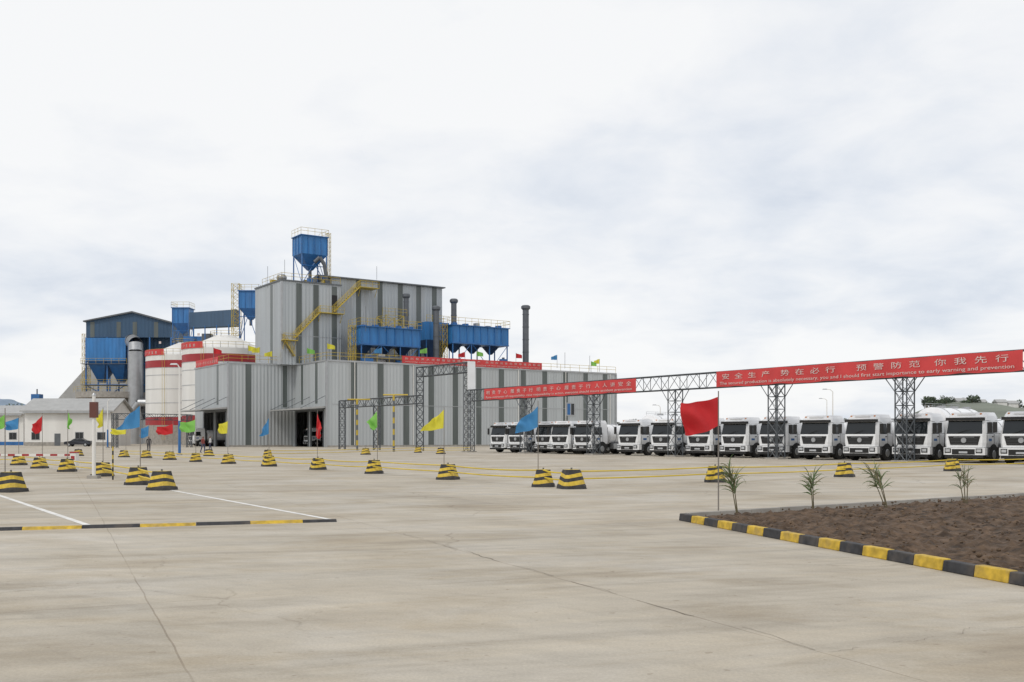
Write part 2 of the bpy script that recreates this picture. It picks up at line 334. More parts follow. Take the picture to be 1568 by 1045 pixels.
def rope(chain):
    m=MB()
    for p,q in zip(chain,chain[1:]):
        a=Vector((*G(*p),0));b_=Vector((*G(*q),0)); sg=random.uniform(.02,.07)
        for z in (.56,.32):
            pts=[a.lerp(b_,t/10)+Vector((0,0,z-sg*4*(t/10)*(1-t/10)*(1 if z>.5 else .7))) for t in range(11)]
            m.tube(pts,.024,ROPE,6)
    m.obj('barrier_rope')
rope([(875,749),(1095,739),(1293,731),(1458,722),(1640,715)])
rope([(875,749),(832,746),(686,735),(573,726),(487,720),(412,715),(350,711),(300,708),(260,705),(224,702),(190,701)])
rope([(248,751),(212,743),(157,730),(103,723),(61,718),(29,713),(-40,708)])
rope([(410,701),(560,697),(640,694),(720,694)])
# ---------------------------------------------------------------- flags
def cloth(name,col):
    m=M(name,col,.75,0,.10,3); nt=m.node_tree; b=nt.nodes['Principled BSDF']; o=nt.nodes['Material Output']
    tr=nt.nodes.new('ShaderNodeBsdfTranslucent'); tr.inputs[0].default_value=tuple(col)+(1,); mx=nt.nodes.new('ShaderNodeMixShader'); mx.inputs[0].default_value=.35
    nt.links.new(b.outputs[0],mx.inputs[1]); nt.links.new(tr.outputs[0],mx.inputs[2]); nt.links.new(mx.outputs[0],o.inputs[0]); return m
FC={'r':cloth('flag_red',(.60,.03,.035)),'b':cloth('flag_blue',(.07,.27,.54)),'y':cloth('flag_yellow',(.76,.70,.07)),'g':cloth('flag_green',(.25,.58,.12)),'p':cloth('flag_pink',(.6,.14,.28))}
POLE=M('pole_grey',(.20,.18,.16),.5)
def flag(px,gy,top,q,col):
    x0,D=G(px,gy)
    m=MB(); m.cyl((0,0,.1 if gy<760 else 0),(0,0,Zp(top,D)),.017,.013,6,POLE)
    C=[Vector(((p[0]-px)/F*D,0,Zp(p[1],D))) for p in q]
    wdt=(C[1]-C[0]).length; nu,nv=24,16; vs=[]
    ph=random.random()*6
    for i in range(nu+1):
        for j in range(nv+1):
            u_=i/nu;v_=j/nv
            p=C[0].lerp(C[1],u_).lerp(C[3].lerp(C[2],u_),v_)
            amp=.13*min(1,wdt*1.5)*u_**.6
            p.y+=amp*math.sin(u_*9+v_*4.2+ph)+.05*amp/.1*u_*math.sin(v_*9+u_*5+ph)-.25*wdt*u_
            p.z+=-.06*wdt*math.sin(u_*math.pi)*(1+.5*math.sin(v_*5+ph))+.03*wdt*u_*math.sin(u_*9+ph)
            p.x+=.04*wdt*u_*math.sin(v_*6+ph)
            vs.append(p)
    m.add(vs,[(i*(nv+1)+j,i*(nv+1)+j+1,(i+1)*(nv+1)+j+1,(i+1)*(nv+1)+j) for i in range(nu) for j in range(nv)],FC[col],True)
    m.obj('flag',(x0,D,0))
flag(1100,787,599,[(1099,608),(1041,617),(1044,666),(1100,652)],'r')
flag(824,745,614,[(824,622),(797,640),(787,663),(824,654)],'b')
flag(680,734,624,[(680,627),(662,642),(643,661),(679,656)],'y')
flag(578,725,622,[(577,630),(562,647),(572,660),(578,654)],'g')
flag(486,719,629,[(486,632),(494,655),(490,672),(484,668)],'r')
flag(412,714,635,[(412,640),(404,655),(399,668),(412,664)],'b')
flag(349,710,640,[(349,645),(336,650),(336,664),(348,664)],'y')
flag(300,707,640,[(299,643),(277,647),(279,662),(299,661)],'g')
flag(265,704,645,[(265,649),(242,654),(243,666),(265,664)],'r')
flag(228,702,648,[(228,652),(217,657),(216,672),(227,668)],'b')
flag(193,701,652,[(194,655),(172,657),(173,665),(193,665)],'y')
flag(215,742,617,[(215,621),(200,634),(180,658),(214,654)],'b')
flag(158,729,624,[(158,626),(149,640),(152,655),(158,652)],'y')
flag(104,722,628,[(104,631),(113,645),(108,658),(103,655)],'g')
flag(65,717,633,[(65,636),(52,650),(54,666),(64,660)],'r')
flag(29,712,637,[(29,640),(8,647),(12,658),(28,657)],'b')
flag(8,752,625,[(8,634),(-6,645),(-5,658),(7,655)],'g')
# ---------------------------------------------------------------- truck
def truck(tank):
    m=MB(); W=2.5
    def lay(z,f,inset,back=2.05): return [(inset+.16,f,z),(W-inset-.16,f,z),(W-inset,f+.22,z),(W-inset,back,z),(inset,back,z),(inset,f+.22,z)]
    L_=[lay(.98,.0,.03),lay(1.25,-.02,.0),lay(1.72,.0,.0),lay(2.62,.20,.07),lay(2.90,.30,.11),lay(3.12,.48,.2,1.95)]
    for a_,b_ in zip(L_,L_[1:]): m.add(a_+b_,[(i,(i+1)%6,6+(i+1)%6,6+i) for i in range(6)],TW)
    m.poly(L_[-1],TW); m.poly(L_[0][::-1],TG)
    def fy(z): return .0+(z-1.72)*(.20/.90)-.012 if z<=2.62 else .20+(z-2.62)*(.10/.28)-.012
    m.poly([(.17,fy(1.80),1.80),(W-.17,fy(1.80),1.80),(W-.23,fy(2.60),2.60),(.23,fy(2.60),2.60)],GLASS)
    m.box(.12,W-.12,-.02,.30,2.62,2.80,BLK)
    m.box(.7,1.8,.30,.5,2.94,3.04,TW)
    for xx in (.35,W-.45): m.box(xx,xx+.1,.34,.45,2.98,3.06,M('marker_orange',(.6,.2,.02),.4))
    m.prism([(.28,-.045,1.66),(W-.28,-.045,1.66),(W-.42,-.045,1.12),(.42,-.045,1.12)],(0,.06,0),BLK)
    for zz in (1.2,1.30,1.40,1.5): m.box(.46,W-.46,-.065,-.04,zz,zz+.028,TG)
    m.cyl((W/2,-.10,1.40),(W/2,-.04,1.40),.16,.16,16,GALV)
    m.box(.62,W-.62,-.068,-.04,1.585,1.61,GALV)
    for zw in (.9,1.65): m.bar((W/2-.55+zw*.1,fy(1.8)-.02,1.82),(W/2-.1+zw*.3,fy(2.1)-.02,2.05),.015,BLK)
    m.prism([(.0,.35,.50),(.0,-.02,.50),(.18,-.13,.50),(W-.18,-.13,.50),(W,-.02,.50),(W,.35,.50)],(0,0,.46),TW)
    m.box(.56,W-.56,-.15,-.12,.53,.86,BLK); m.box(.1,W-.1,-.09,.3,.32,.50,BLK)
    for x0 in (.12,W-.50): m.box(x0,x0+.38,-.155,-.10,.62,.90,GLASS); m.box(x0+.05,x0+.33,-.165,-.15,.68,.85,LAMP)
    m.box(W/2-.26,W/2+.26,-.17,-.15,.60,.72,LAMP)
    for sx in (W,0):
        s=1 if sx>1 else -1
        def sw(z): return sx-s*((z-1.72)*(.07/.90))+s*.008
        m.poly([(sw(1.80),.36,1.80),(sw(1.80),1.30,1.80),(sw(2.5),1.30,2.50),(sw(2.5),.46,2.50)][::s],GLASS)
        m.box(min(sx,sx+s*.012),max(sx,sx+s*.012),1.36,1.39,1.0,2.0,TG)
        m.box(min(sx,sx+s*.012),max(sx,sx+s*.012),.27,.30,1.0,1.75,TG)
        m.box(min(sx,sx+s*.02),max(sx,sx+s*.02),1.05,1.25,1.60,1.66,BLK)
        m.bar((sx-s*.08,.25,2.62),(sx+s*.28,.05,2.56),.02,BLK); m.bar((sx-s*.0,.2,1.80),(sx+s*.27,.05,1.82),.02,BLK); m.box(min(sx+s*.15,sx+s*.37),max(sx+s*.15,sx+s*.37),.0,.10,1.86,2.5,BLK)
        m.box(min(sx,sx-s*.3),max(sx,sx-s*.3),.35,.62,.4,.98,TG)
        for zz in (.45,.75): m.box(min(sx-s*.02,sx-s*.3),max(sx-s*.02,sx-s*.3),.36,.70,zz,zz+.04,GALV)
        arc=[(1.3+.66*math.cos(t*math.pi/8),.52+.66*math.sin(t*math.pi/8)) for t in range(9)]
        for (y0,z0),(y1,z1) in zip(arc,arc[1:]): m.add([(sx+s*.01,y0,z0),(sx-s*.35,y0,z0),(sx-s*.35,y1,z1),(sx+s*.01,y1,z1)],[(0,1,2,3)],BLK)
        m.poly([(sx+s*.006,1.3+.66*math.cos(t*math.pi/8),.52+.66*math.sin(t*math.pi/8)) for t in range(9)],BLK)
    m.box(W+.003,W+.012,.55,1.0,1.35,1.5,BLUES)
    m.box(.1,W-.1,.3,2.0,.55,.98,TG)
    def wheel(x0,x1,y,r=.52):
        m.cyl((x0,y,r),(x1,y,r),r,r,20,BLK); xo=x1 if x1>1.2 else x0; s=1 if x1>1.2 else -1
        m.cyl((xo-s*.02,y,r),(xo+s*.03,y,r),r*.55,r*.45,14,GALV)
    wheel(-.03,.3,1.3); wheel(W-.3,W+.03,1.3)
    for y in (5.4,6.8,8.1) if tank!=1 else (5.6,7.0): wheel(.0,.55,y); wheel(W-.55,W,y)
    m.box(.75,W-.75,.6,8.9,.62,.92,TG)
    m.box(.1,.6,3.0,4.2,.5,1.0,GALV); m.box(W-.6,W-.1,3.0,4.2,.5,1.0,GALV)
    m.box(.3,W-.3,2.1,2.4,.95,2.5,TG)
    if tank==2: zc,r=2.42,1.16
    else: zc,r=1.80,.98
    m.cyl((W/2,2.85,zc),(W/2,8.6,zc),r,r,28,TW); m.cyl((W/2,2.5,zc),(W/2,2.85,zc),r*.7,r,28,TW); m.cyl((W/2,8.6,zc),(W/2,8.9,zc),r,r*.7,28,TW)
    for y in (3.6,5.6,7.6): m.cyl((W/2,y-.03,zc),(W/2,y+.03,zc),r+.02,r+.02,28,GALV); m.cyl((W/2,y+.8,zc+r-.05),(W/2,y+.8,zc+r+.13),.28,.28,12,GALV)
    if tank==2: m.rail([(W/2-.45,3,zc+r-.08),(W/2-.45,8.3,zc+r-.08)],.35,1.2,GALV,.02)
    m.box(.4,W-.4,3,8.4,.92,zc-r*.75,TG)
    return m
tA=truck(1).obj('tanker_truck',(0,0,0),0,bevel=.018); tB=truck(2).obj('tanker_truck',(0,0,0),0,bevel=.018)
first={1:tA,2:tB}; used={1:False,2:False}
def put_truck(kind,loc,rz):
    o=first[kind]
    if not used[kind]: used[kind]=True; o.location=loc; o.rotation_euler=(0,0,rz); o.scale=(1.03,)*3
    else: inst(o,'tanker_truck',loc,rz,1.03)
C0=Vector((25.8,65.4)); bdir=Vector((-6.1,8.74)).normalized(); bn=Vector((-bdir.y,bdir.x))*-1
LB=C0+bn*.7
kinds=[1,1,1,1,1,2,1,1,1,1,1,1,2,1,1,1]
for px,k in zip([750,777,818,842,877,945,995,1050,1102,1160,1222,1291,1366,1445,1530,1622],kinds):
    off=random.uniform(-.25,.35); r=(px-784)/F; Q=LB+bn*off; t=(r*Q.y-Q.x)/(bdir.x-r*bdir.y); p=Q+bdir*t
    put_truck(k,(p.x,p.y,0),-math.radians(47+random.uniform(-1.5,1.5)))
# ---------------------------------------------------------------- gantry
GR=-math.atan2(.82,.572)
GM=M('gantry_steel',(.085,.095,.105),.5,.3,.2,2)
SP=10.66
m=MB()
for k in range(7):
    m.lattice((SP*k,0),0,5.58 if k else 9.85,.85,GM,.045,.9)
    m.box(SP*k-.6,SP*k+.6,-.6,.6,0,.12,CONC)
    if k: 
        for s in(-1,1):
            m.bar((SP*k+s*.42,-.42,4.6),(SP*k+s*1.2,-.4,5.58),.06,GM); m.bar((SP*k+s*.42,.42,4.6),(SP*k+s*1.2,.4,5.58),.06,GM)
m.truss((0,0),(SP*6+3,0),5.58,6.78,.8,GM,.045,1.1)
m.box(-.45,.45,-.45,.45,9.85,9.93,GALV); m.box(.43,.50,-.48,.48,6.8,9.9,TW)
gan=m.obj('truss_gantry',(-4.7,109.1,0),GR)
BR=M('banner_red',(.54,.045,.045),.6,0,.12,.7)
TXT=M('banner_text',(.60,.50,.47),.6)
def banner(L_,h,name,loc,rz,parent=None,wv=.05):
    m=MB();n=int(L_*4);vs=[]
    for i in range(n+1):
        x=L_*i/n; s=.05*math.sin(x*1.3)+.035*math.sin(x*3.1+1)
        yy=wv*(.35*math.sin(x*1.9)+.3*math.sin(x*5.1))-.02
        vs+=[(x,yy,0+s*.6),(x,yy*.8,h/2),(x,yy*.6,h+s*.3)]
    fs=[]
    for i in range(n): fs+=[(3*i,3*i+3,3*i+4,3*i+1),(3*i+1,3*i+4,3*i+5,3*i+2)]
    m.add(vs,fs,BR,True); return m.obj(name,loc,rz,parent)
def gw(x,y,z): 
    c,s=math.cos(GR),math.sin(GR); return (-4.7+x*c-y*s,109.1+x*s+y*c,z)
bn1=banner(24.3,1.22,'banner',gw(37.1,-.52,5.56),GR)
text(spaced('安全生产')+'    '+spaced('势在必行')+'       '+spaced('预警防范')+'    '+spaced('你我先行'),'chinese_lettering',bn1,.6,.62,22.8,.44,-.07,TXT)
text('The secured production is absolutely necessary, you and I should first start importance to early warning and prevention','english_lettering',bn1,.4,.17,23.4,.30,-.07,TXT)
bn2=banner(23.9,1.15,'banner',gw(3.8,-.52,5.58),GR)
text(spaced('明责于心')+'   '+spaced('履责于行')+'   '+spaced('明责于心')+'   '+spaced('履责于行')+'   '+spaced('人人讲安全'),'chinese_lettering',bn2,.5,.58,22.8,.40,-.07,TXT)
text('Raise awareness of responsibility, raise responsibility in action, everyone should insure accident prevention','english_lettering',bn2,.4,.16,23.0,.28,-.07,TXT)
m=MB()
p718=(-4.7,109.1); p643=P(643,117.3); p577=P(577,126); p524=P(524,134.5)
m.lattice(p643,0,9.85,.85,GM,.045,.9); m.lattice(p577,0,5.6,.8,GM,.05,.9); m.lattice(p524,0,6.5,.8,GM,.05,.9)
m.truss(p718,p643,8.75,9.85,.8,GM,.05,1.1); m.truss(p643,p524,5.6,6.55,.8,GM,.05,1.1)
m.obj('truss_gantry')
m=MB(); q0=P(176,150);q1=P(290,158); m.truss(q0,q1,4.3,5.2,.8,GM,.05,1.1); m.lattice(q0,0,5.2,.7,GM,.05,1); m.lattice(q1,0,5.2,.7,GM,.05,1); m.obj('truss_gantry')
for px,gy,top in ((603,692,605),(547,690,612)):
    x,y=G(px,gy); m=MB(); z=Zp(top,y); n=10
    for i in range(n): m.cyl((0,0,z*i/n),(0,0,z*(i+1)/n),.13,.13,8,YEL if i%2 else TRIM,False)
    m.bar((-1.2,0,z),(1.6,0,z),.12,YEL); m.obj('height_limit_pole',(x,y,0))
# ---------------------------------------------------------------- factory building, local frame a,b
O=Vector((-30.2,162)); TH=math.radians(34.5); u=Vector((math.cos(TH),math.sin(TH))); v=Vector((-u.y,u.x))
def front(px,py,b_):
    r=(px-784)/F; a=(r*(O.y+b_*v.y)-O.x-b_*v.x)/(u.x-r*u.y); D=O.y+a*u.y+b_*v.y; return a,Zp(py,D)
OB=(O.x,O.y,0); HB=14.1
m=MB()
A1=61.6; AL=-11.6; B1=13.8; B2=27.7
def wq(p,q,z0,z1,mt=WALL): m.poly([(p[0],p[1],z0),(q[0],q[1],z0),(q[0],q[1],z1),(p[0],p[1],z1)],mt)
wq((0,0),(A1,0),0,HB); wq((A1,0),(A1,32),0,HB); wq((A1,32),(AL,32),0,HB); 
wq((AL,B1),(0,B1),0,HB)
for aa,s,e_ in ((0,0,B1),(AL,B1,B2+4.3)):
    dh=5.9; o1=(s+1.0,s+6.3); o2=(s+7.3,s+12.8)
    wq((aa,s),(aa,e_),dh,HB)
    for p,q in ((s,o1[0]),(o1[1],o2[0]),(o2[1],e_)): wq((aa,p),(aa,q),0,dh)
    for p in o1+o2: m.box(aa-.12,aa+.12,p-.12,p+.12,0,dh,TRIM)
    m.box(aa-.12,aa+.12,s+1,s+12.8,dh,dh+.25,TRIM)
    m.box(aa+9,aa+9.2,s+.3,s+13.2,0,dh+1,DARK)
    m.prism([(aa-.02,s+.2,6.7),(aa-4.5,s+.2,6.25),(aa-4.5,s+.2,6.05),(aa-.02,s+.2,6.4)],(0,13.2,0),ROOF)
    for k in (s+.4,s+6.8,s+13.2):
        m.bar((aa,k,8.4),(aa-4.3,k,6.3),.07,TRIM); m.bar((aa,k,6.3),(aa-4.4,k,6.1),.1,TRIM)
m.poly([(0,0,HB),(A1,0,HB),(A1,32,HB),(AL,32,HB),(AL,B1,HB),(0,B1,HB)],ROOF)
for p,q in (((-.06,-.06),(A1+.06,-.06)),((-.06,-.06),(-.06,B1-.06)),((AL-.06,B1-.06),(-.1,B1-.06)),((AL-.06,B1-.06),(AL-.06,32))):
    m.box(min(p[0],q[0])-.05,max(p[0],q[0])+.05,min(p[1],q[1])-.05,max(p[1],q[1])+.05,HB-.1,HB+.18,GALV)
for k in range(1,13): m.box(4.9*k-.55,4.9*k+.55,-.03,.0,.3,HB-.12,STRIP)
m.box(AL+3.0,AL+4.0,B1-.03,B1,.3,HB-.12,STRIP); m.box(AL+9.6,AL+10.4,B1-.03,B1,6.8,HB-.12,STRIP)
for aa,bb_ in ((0,3.6),(0,9.6),(AL,B1+5)): m.box(aa-.03,aa,bb_,bb_+.9,7.2,HB-.12,STRIP)
for cx,cy in ((0,0),(AL,B1),(A1,0)): m.box(cx-.14,cx+.14,cy-.14,cy+.14,0,HB-.11,GALV)
m.box(.2,A1,-.06,-.0,0,.28,CONC); m.box(AL+.2,-.2,B1-.06,B1,0,.28,CONC)
m.box(1,A1-1,-.045,-.0,7.0,7.08,GALV)
for k in range(6): m.cyl((5+11*k,-.12,.3),(5+11*k,-.12,HB-.1),.07,.07,8,WHITE)
a0,z0=front(867,637,0);a1,z1=front(880,617,0); m.box(a0,a1,-.08,-.0,z0,z1,GALV); m.box(a0+.2,(a0+a1)/2-.1,-.10,-.07,z0+.2,z1-.2,BLUES); m.box((a0+a1)/2+.1,a1-.2,-.10,-.07,z0+.2,z1-.2,GLASS)
m.rail([(A1,0.1,HB+.18),(.1,.1,HB+.18),(.1,B1,HB+.18),(AL+.1,B1+.1,HB+.18),(AL+.1,31,HB+.18)],1.2,2.2)
TB=12.0; ta0=-3.0; ta1=front(522,0,TB)[0]; ZT=28.4; TBB=TB+9.5
m.box(ta0,ta1,TB,TBB+3,HB,ZT,WALL2); m.box(ta0-.15,ta1+.15,TB-.15,TBB+3.1,ZT,ZT+.25,TRIM)
s0=front(508,0,TB+1.5)[0]; a2=front(677,0,TB+1.5)[0]
m.prism([(s0,TB+1.5,HB),(a2,TB+1.5,HB),(a2,TB+1.5,30.2),(s0,TB+1.5,30.2)],(0,11,0),WALL2)
m.prism([(s0-.4,TB+.9,30.2),(s0-.4,TB+7,31.3),(s0-.4,TB+13.1,30.2),(s0-.4,TB+13.1,30.0),(s0-.4,TB+.9,30.0)],(a2-s0+.8,0,0),TRIM)
for px in (458,484,512,): 
    a,_=front(px,0,TB); m.box(a-.5,a+.5,TB-.03,TB,HB+.3,ZT-.2,STRIP)
for px in (549,582,613,641,665):
    a,_=front(px,0,TB+1.5); m.box(a-.5,a+.5,TB+1.47,TB+1.5,HB+.3,30.0,STRIP)
m.box(ta0-.03,ta0,TB+4,TB+5,HB,ZT-.2,STRIP)
m.box(ta0-.05,ta0+.3,TB-.05,TB+.3,HB,ZT-.02,GALV)
m.box(ta0,ta1,TB-.05,TB,19.1,19.18,GALV)
a,z=front(508,470,TB);a_,z_=front(516,453,TB); m.box(a,a_,TB-.10,TB-.04,z,z_,DARK)
m.rail([(ta0+.2,TBB,ZT+.25),(ta0+.2,TB+.2,ZT+.25),(ta1,TB+.2,ZT+.25)],1.2,1.6)
bld=m.obj('factory_building',OB,TH)
m=MB(); sb=TB-1.0
def flight(p,q,b0=sb):
    a,z=front(*p,b0);c_,d_=front(*q,b0)
    for bb_ in (b0,b0+.8):
        m.bar((a,bb_,z),(c_,bb_,d_),.13,YEL); m.bar((a,bb_,z+1.1),(c_,bb_,d_+1.1),.05,YEL); m.bar((a,bb_,z+.55),(c_,bb_,d_+.55),.04,YEL)
        for k in range(5): t=k/4; m.bar((a+(c_-a)*t,bb_,z+(d_-z)*t),(a+(c_-a)*t,bb_,z+(d_-z)*t+1.1),.05,YEL)
    n=14
    for k in range(n): t=(k+.5)/n; m.box(a+(c_-a)*t-.14,a+(c_-a)*t+.14,b0,b0+.8,z+(d_-z)*t-.02,z+(d_-z)*t+.02,STEEL)
def plat(p,q):
    a,z=front(*p,sb);c_,_=front(*q,sb); m.box(a,c_,sb-.2,TB+1.4 if a>8 else TB-.01,z-.12,z,YEL); m.rail([(a,sb-.15,z),(c_,sb-.15,z)],1.1,1.2)
    m.bar((a+.3,sb,z-.1),(a+.3,TB,z-1.6),.08,YEL); m.bar((c_-.3,sb,z-.1),(c_-.3,TB,z-1.6),.08,YEL)
flight((452,518),(491,478)); flight((512,478),(552,439)); plat((489,478),(527,478)); plat((550,439),(580,439)); plat((434,520),(456,520)); flight((452,546),(436,521))
m.obj('staircase',OB,TH)
def hopper(name,a0,a1,b0,b1,zb,z0,z1,cone,rails=True,mt=BLUE,parent=None):
    m=MB(); m.box(a0,a1,b0,b1,z0,z1,mt); ca,cb=(a0+a1)/2,(b0+b1)/2
    m.frus((ca-.4,ca+.4,cb-.4,cb+.4,z0-cone),(a0,a1,b0,b1,z0),BLUES)
    m.cyl((ca,cb,z0-cone-1.2),(ca,cb,z0-cone),.3,.3,8,STACK)
    for x in (a0+.1,a1-.1):
        for y in (b0+.1,b1-.1): m.bar((x,y,zb),(x,y,z0),.18,BLUES)
    for x in (a0+.1,a1-.1): m.bar((x,b0+.1,zb),(x,b1-.1,z0),.1,BLUES)
    m.bar((a0+.1,b0+.1,zb),(ca,b0+.1,z0-cone*.6),.1,BLUES); m.bar((a1-.1,b0+.1,zb),(ca,b0+.1,z0-cone*.6),.1,BLUES)
    m.bar((a0,b0,z0-cone*.8),(a1,b0,z0-cone*.8),.1,BLUES)
    n=int((a1-a0)/1.2)
    for k in range(n+1): x=a0+(a1-a0)*k/n; m.box(x-.05,x+.05,b0-.09,b0,z0,z1,BLUES)
    n=max(1,int((b1-b0)/1.2))
    for k in range(n+1): y=b0+(b1-b0)*k/n; m.box(a0-.09,a0,y-.05,y+.05,z0,z1,BLUES)
    m.box(a0-.25,a1+.25,b0-.25,b1+.25,z1,z1+.14,BLUES)
    if rails: m.rail([(a0-.2,b1,z1+.14),(a0-.2,b0-.2,z1+.14),(a1+.2,b0-.2,z1+.14),(a1+.2,b1,z1+.14)],1.2,1.1)
    return m
a0,zt=front(462,360,TB+2.5);a1,zb=front(501,392,TB+2.5)
m=hopper('',a0,a1,TB+2.5,TB+6.5,ZT+.25,zb,zt,2.6)
m.lattice((a1+.6,TB+3.2),ZT,zt+1,.6,YEL,.03,.8)
m.tube([(a0+2.2,TB+2,zb-1.5),(a0+3.0,TB+1.6,zb-.6),(a0+3.8,TB+1.4,zb-1.8),(a0+4.4,TB+1.4,ZT+.3)],.35,STACK,10)
m.obj('steel_hopper',OB,TH)
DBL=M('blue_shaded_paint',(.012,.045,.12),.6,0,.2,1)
for (x0,x1,yt,yb) in ((553,643,500,531),(693,778,498,529)):
    b0=5.0; a0,zt=front(x0,yt,b0);a1,zb=front(x1,yb,b0)
    m=MB(); m.box(a0,a1,b0,b0+4.5,zb,zt,BLUE); m.box(a0-.3,a1+.3,b0-.3,b0+4.8,zt,zt+.15,BLUES); m.box(a0-.1,a1+.1,b0-.16,b0+4.6,zb-.25,zb,BLUES)
    n=int((a1-a0)/1.5)
    for k in range(n+1): x=a0+(a1-a0)*k/n; m.box(x-.05,x+.05,b0-.12,b0,zb,zt,BLUES)
    nh=3; wd=(a1-a0)/nh
    for k in range(nh):
        c_=a0+wd*(k+.5); m.frus((c_-.25,c_+.25,b0+2.8,b0+3.3,zb-1.7),(a0+wd*k+.9,a0+wd*(k+1)-.9,b0+1.6,b0+4.2,zb-.25),DBL)
    for k in range(nh+1):
        for y in (b0+.1,b0+4.4): m.bar((a0+wd*k*.98+.1,y,HB),(a0+wd*k*.98+.1,y,zb),.18,BLUES)
    for k in range(nh): m.bar((a0+wd*(k+(k%2))+.1,b0,HB),(a0+wd*(k+1-(k%2)),b0,zb),.09,BLUES)
    m.rail([(a0-.25,b0+4.6,zt+.15),(a0-.25,b0-.25,zt+.15),(a1+.25,b0-.25,zt+.15),(a1+.25,b0+4.6,zt+.15)],1.3,1.3)
    m.lattice((a0-1.0,b0+1.5),HB,zt+.2,1.0,YEL,.045,1.1); m.cyl((a0+1,b0-1.0,HB+1.2),(a1-1,b0-1.0,HB+1.2),.3,.3,10,STACK)
    for k in range(5): x=a0+(a1-a0)*(k+.5)/5; m.box(x-.4,x+.4,b0+1,b0+2,zt+.15,zt+.15+random.uniform(.3,.8),random.choice([STEEL,BLUES,GALV]))
    m.obj('dust_collector',OB,TH)
m=MB(); a0,zt=front(655,492,8);a1,zb=front(690,522,8); m.box(a0,a1,8.5,12,zb,zt,BLUE); m.frus(((a0+a1)/2-.4,(a0+a1)/2+.4,9.5,10.5,HB+.5),(a0,a1,8.5,12,zb),DBL)
for x in (a0,a1): m.bar((x,8.5,HB),(x,8.5,zb),.15,BLUES)
m.rail([(a0,8.5,zt),(a1,8.5,zt)],1.2,1.2); m.obj('dust_collector',OB,TH)
def stack(px,yt,yb,b0,wpx):
    a,z1=front(px,yt,b0);_,z0=front(px,yb,b0); D=O.y+a*u.y+b0*v.y; r=wpx/F*D/2
    m=MB(); m.cyl((a,b0,z0),(a,b0,z1-.9),r,r,16,STACK); m.cyl((a,b0,z1-.9),(a,b0,z1-.6),r,r*1.5,16,STACK); m.cyl((a,b0,z1-.6),(a,b0,z1-.2),r*1.5,r*1.5,16,STACK); m.cyl((a,b0,z1-.2),(a,b0,z1),r*1.5,r*1.1,16,STACK)
    zz=z0+2
    while zz<z1-1: m.cyl((a,b0,zz),(a,b0,zz+.12),r+.06,r+.06,16,STACK); zz+=2.4
    m.obj('chimney_stack',OB,TH)
stack(622,450,500,10,8); stack(695,458,500,10,8.5); stack(668,469,553,6,9); stack(805,468,556,5,9.5)
m=MB()
for k in range(34):
    a=random.uniform(front(540,0,8)[0],front(790,0,8)[0]); b_=random.uniform(3,10); s=random.uniform(.3,.9); hh=random.uniform(.5,2.4); mt=random.choice([STACK,GALV,BLUES,TRIM,STEEL])
    if k%3: m.box(a-s,a+s,b_-s*.6,b_+s*.6,HB,HB+hh,mt); m.box(a-s*.3,a+s*.2,b_-s*.3,b_+s*.3,HB+hh,HB+hh+.3,STEEL)
    else: m.cyl((a-s*1.5,b_,HB+hh*.7),(a+s*1.5,b_,HB+hh*.7),s*.5,s*.5,12,mt); m.bar((a-s,b_,HB),(a-s,b_,HB+hh*.7),.1,STEEL); m.bar((a+s,b_,HB),(a+s,b_,HB+hh*.7),.1,STEEL)
for k in range(12):
    a=random.uniform(ta0+1,ta1-.5); b_=random.uniform(TB+2,TB+7);s=random.uniform(.3,.6)
    m.box(a-s,a+s,b_-s,b_+s,ZT,ZT+random.uniform(.5,1.4),random.choice([STACK,GALV,BLUES,YEL]))
for px,yt,yb in ((410,408,438),(436,398,430),(577,408,426),(865,540,562),(903,545,566),(590,470,505),(560,470,505),(606,472,500)):
    bq=TB+1 if yb<450 else 3
    a,z=front(px,yb,bq);_,z1=front(px,yt,bq); m.bar((a,bq,z-.3),(a,bq,z1),.05,STEEL)
a0,z=front(583,487,9);a1,_=front(620,487,9); m.lattice(((a0+a1)/2,10),HB,z+.5,3.6,YEL,.07,2.2); m.rail([(a0,8.2,z+.5),(a1,8.2,z+.5)],1.2,1)
m.ell((front(433,0,TB+2)[0],TB+2.5,ZT+.9),(.9,.9,.7),GALV)
m.obj('roof_equipment',OB,TH)
a0,_=front(615,0,0);a1,_=front(829,0,0)
def bw(a,b_,z): return (O.x+a*u.x+b_*v.x,O.y+a*u.y+b_*v.y,z)
q=banner(a1-a0,1.25,'banner',bw(a0,-.15,HB+.15),TH)
text(spaced('热烈祝贺水泥粉磨站项目竣工投产')+'      '+spaced('热烈欢迎各位领导嘉宾莅临'),'chinese_lettering',q,.5,.66,a1-a0-1,.38,-.06,TXT)
text('Warmly celebrate the completion and commissioning of the cement grinding station project','english_lettering',q,.5,.2,a1-a0-1,.26,-.06,TXT)
q=banner(12.5,1.25,'banner',bw(AL-.15,31,HB+.1),TH-math.pi/2); text(spaced('安全第一预防为主综合治理'),'chinese_lettering',q,.4,.35,11.5,.5,-.06,TXT)
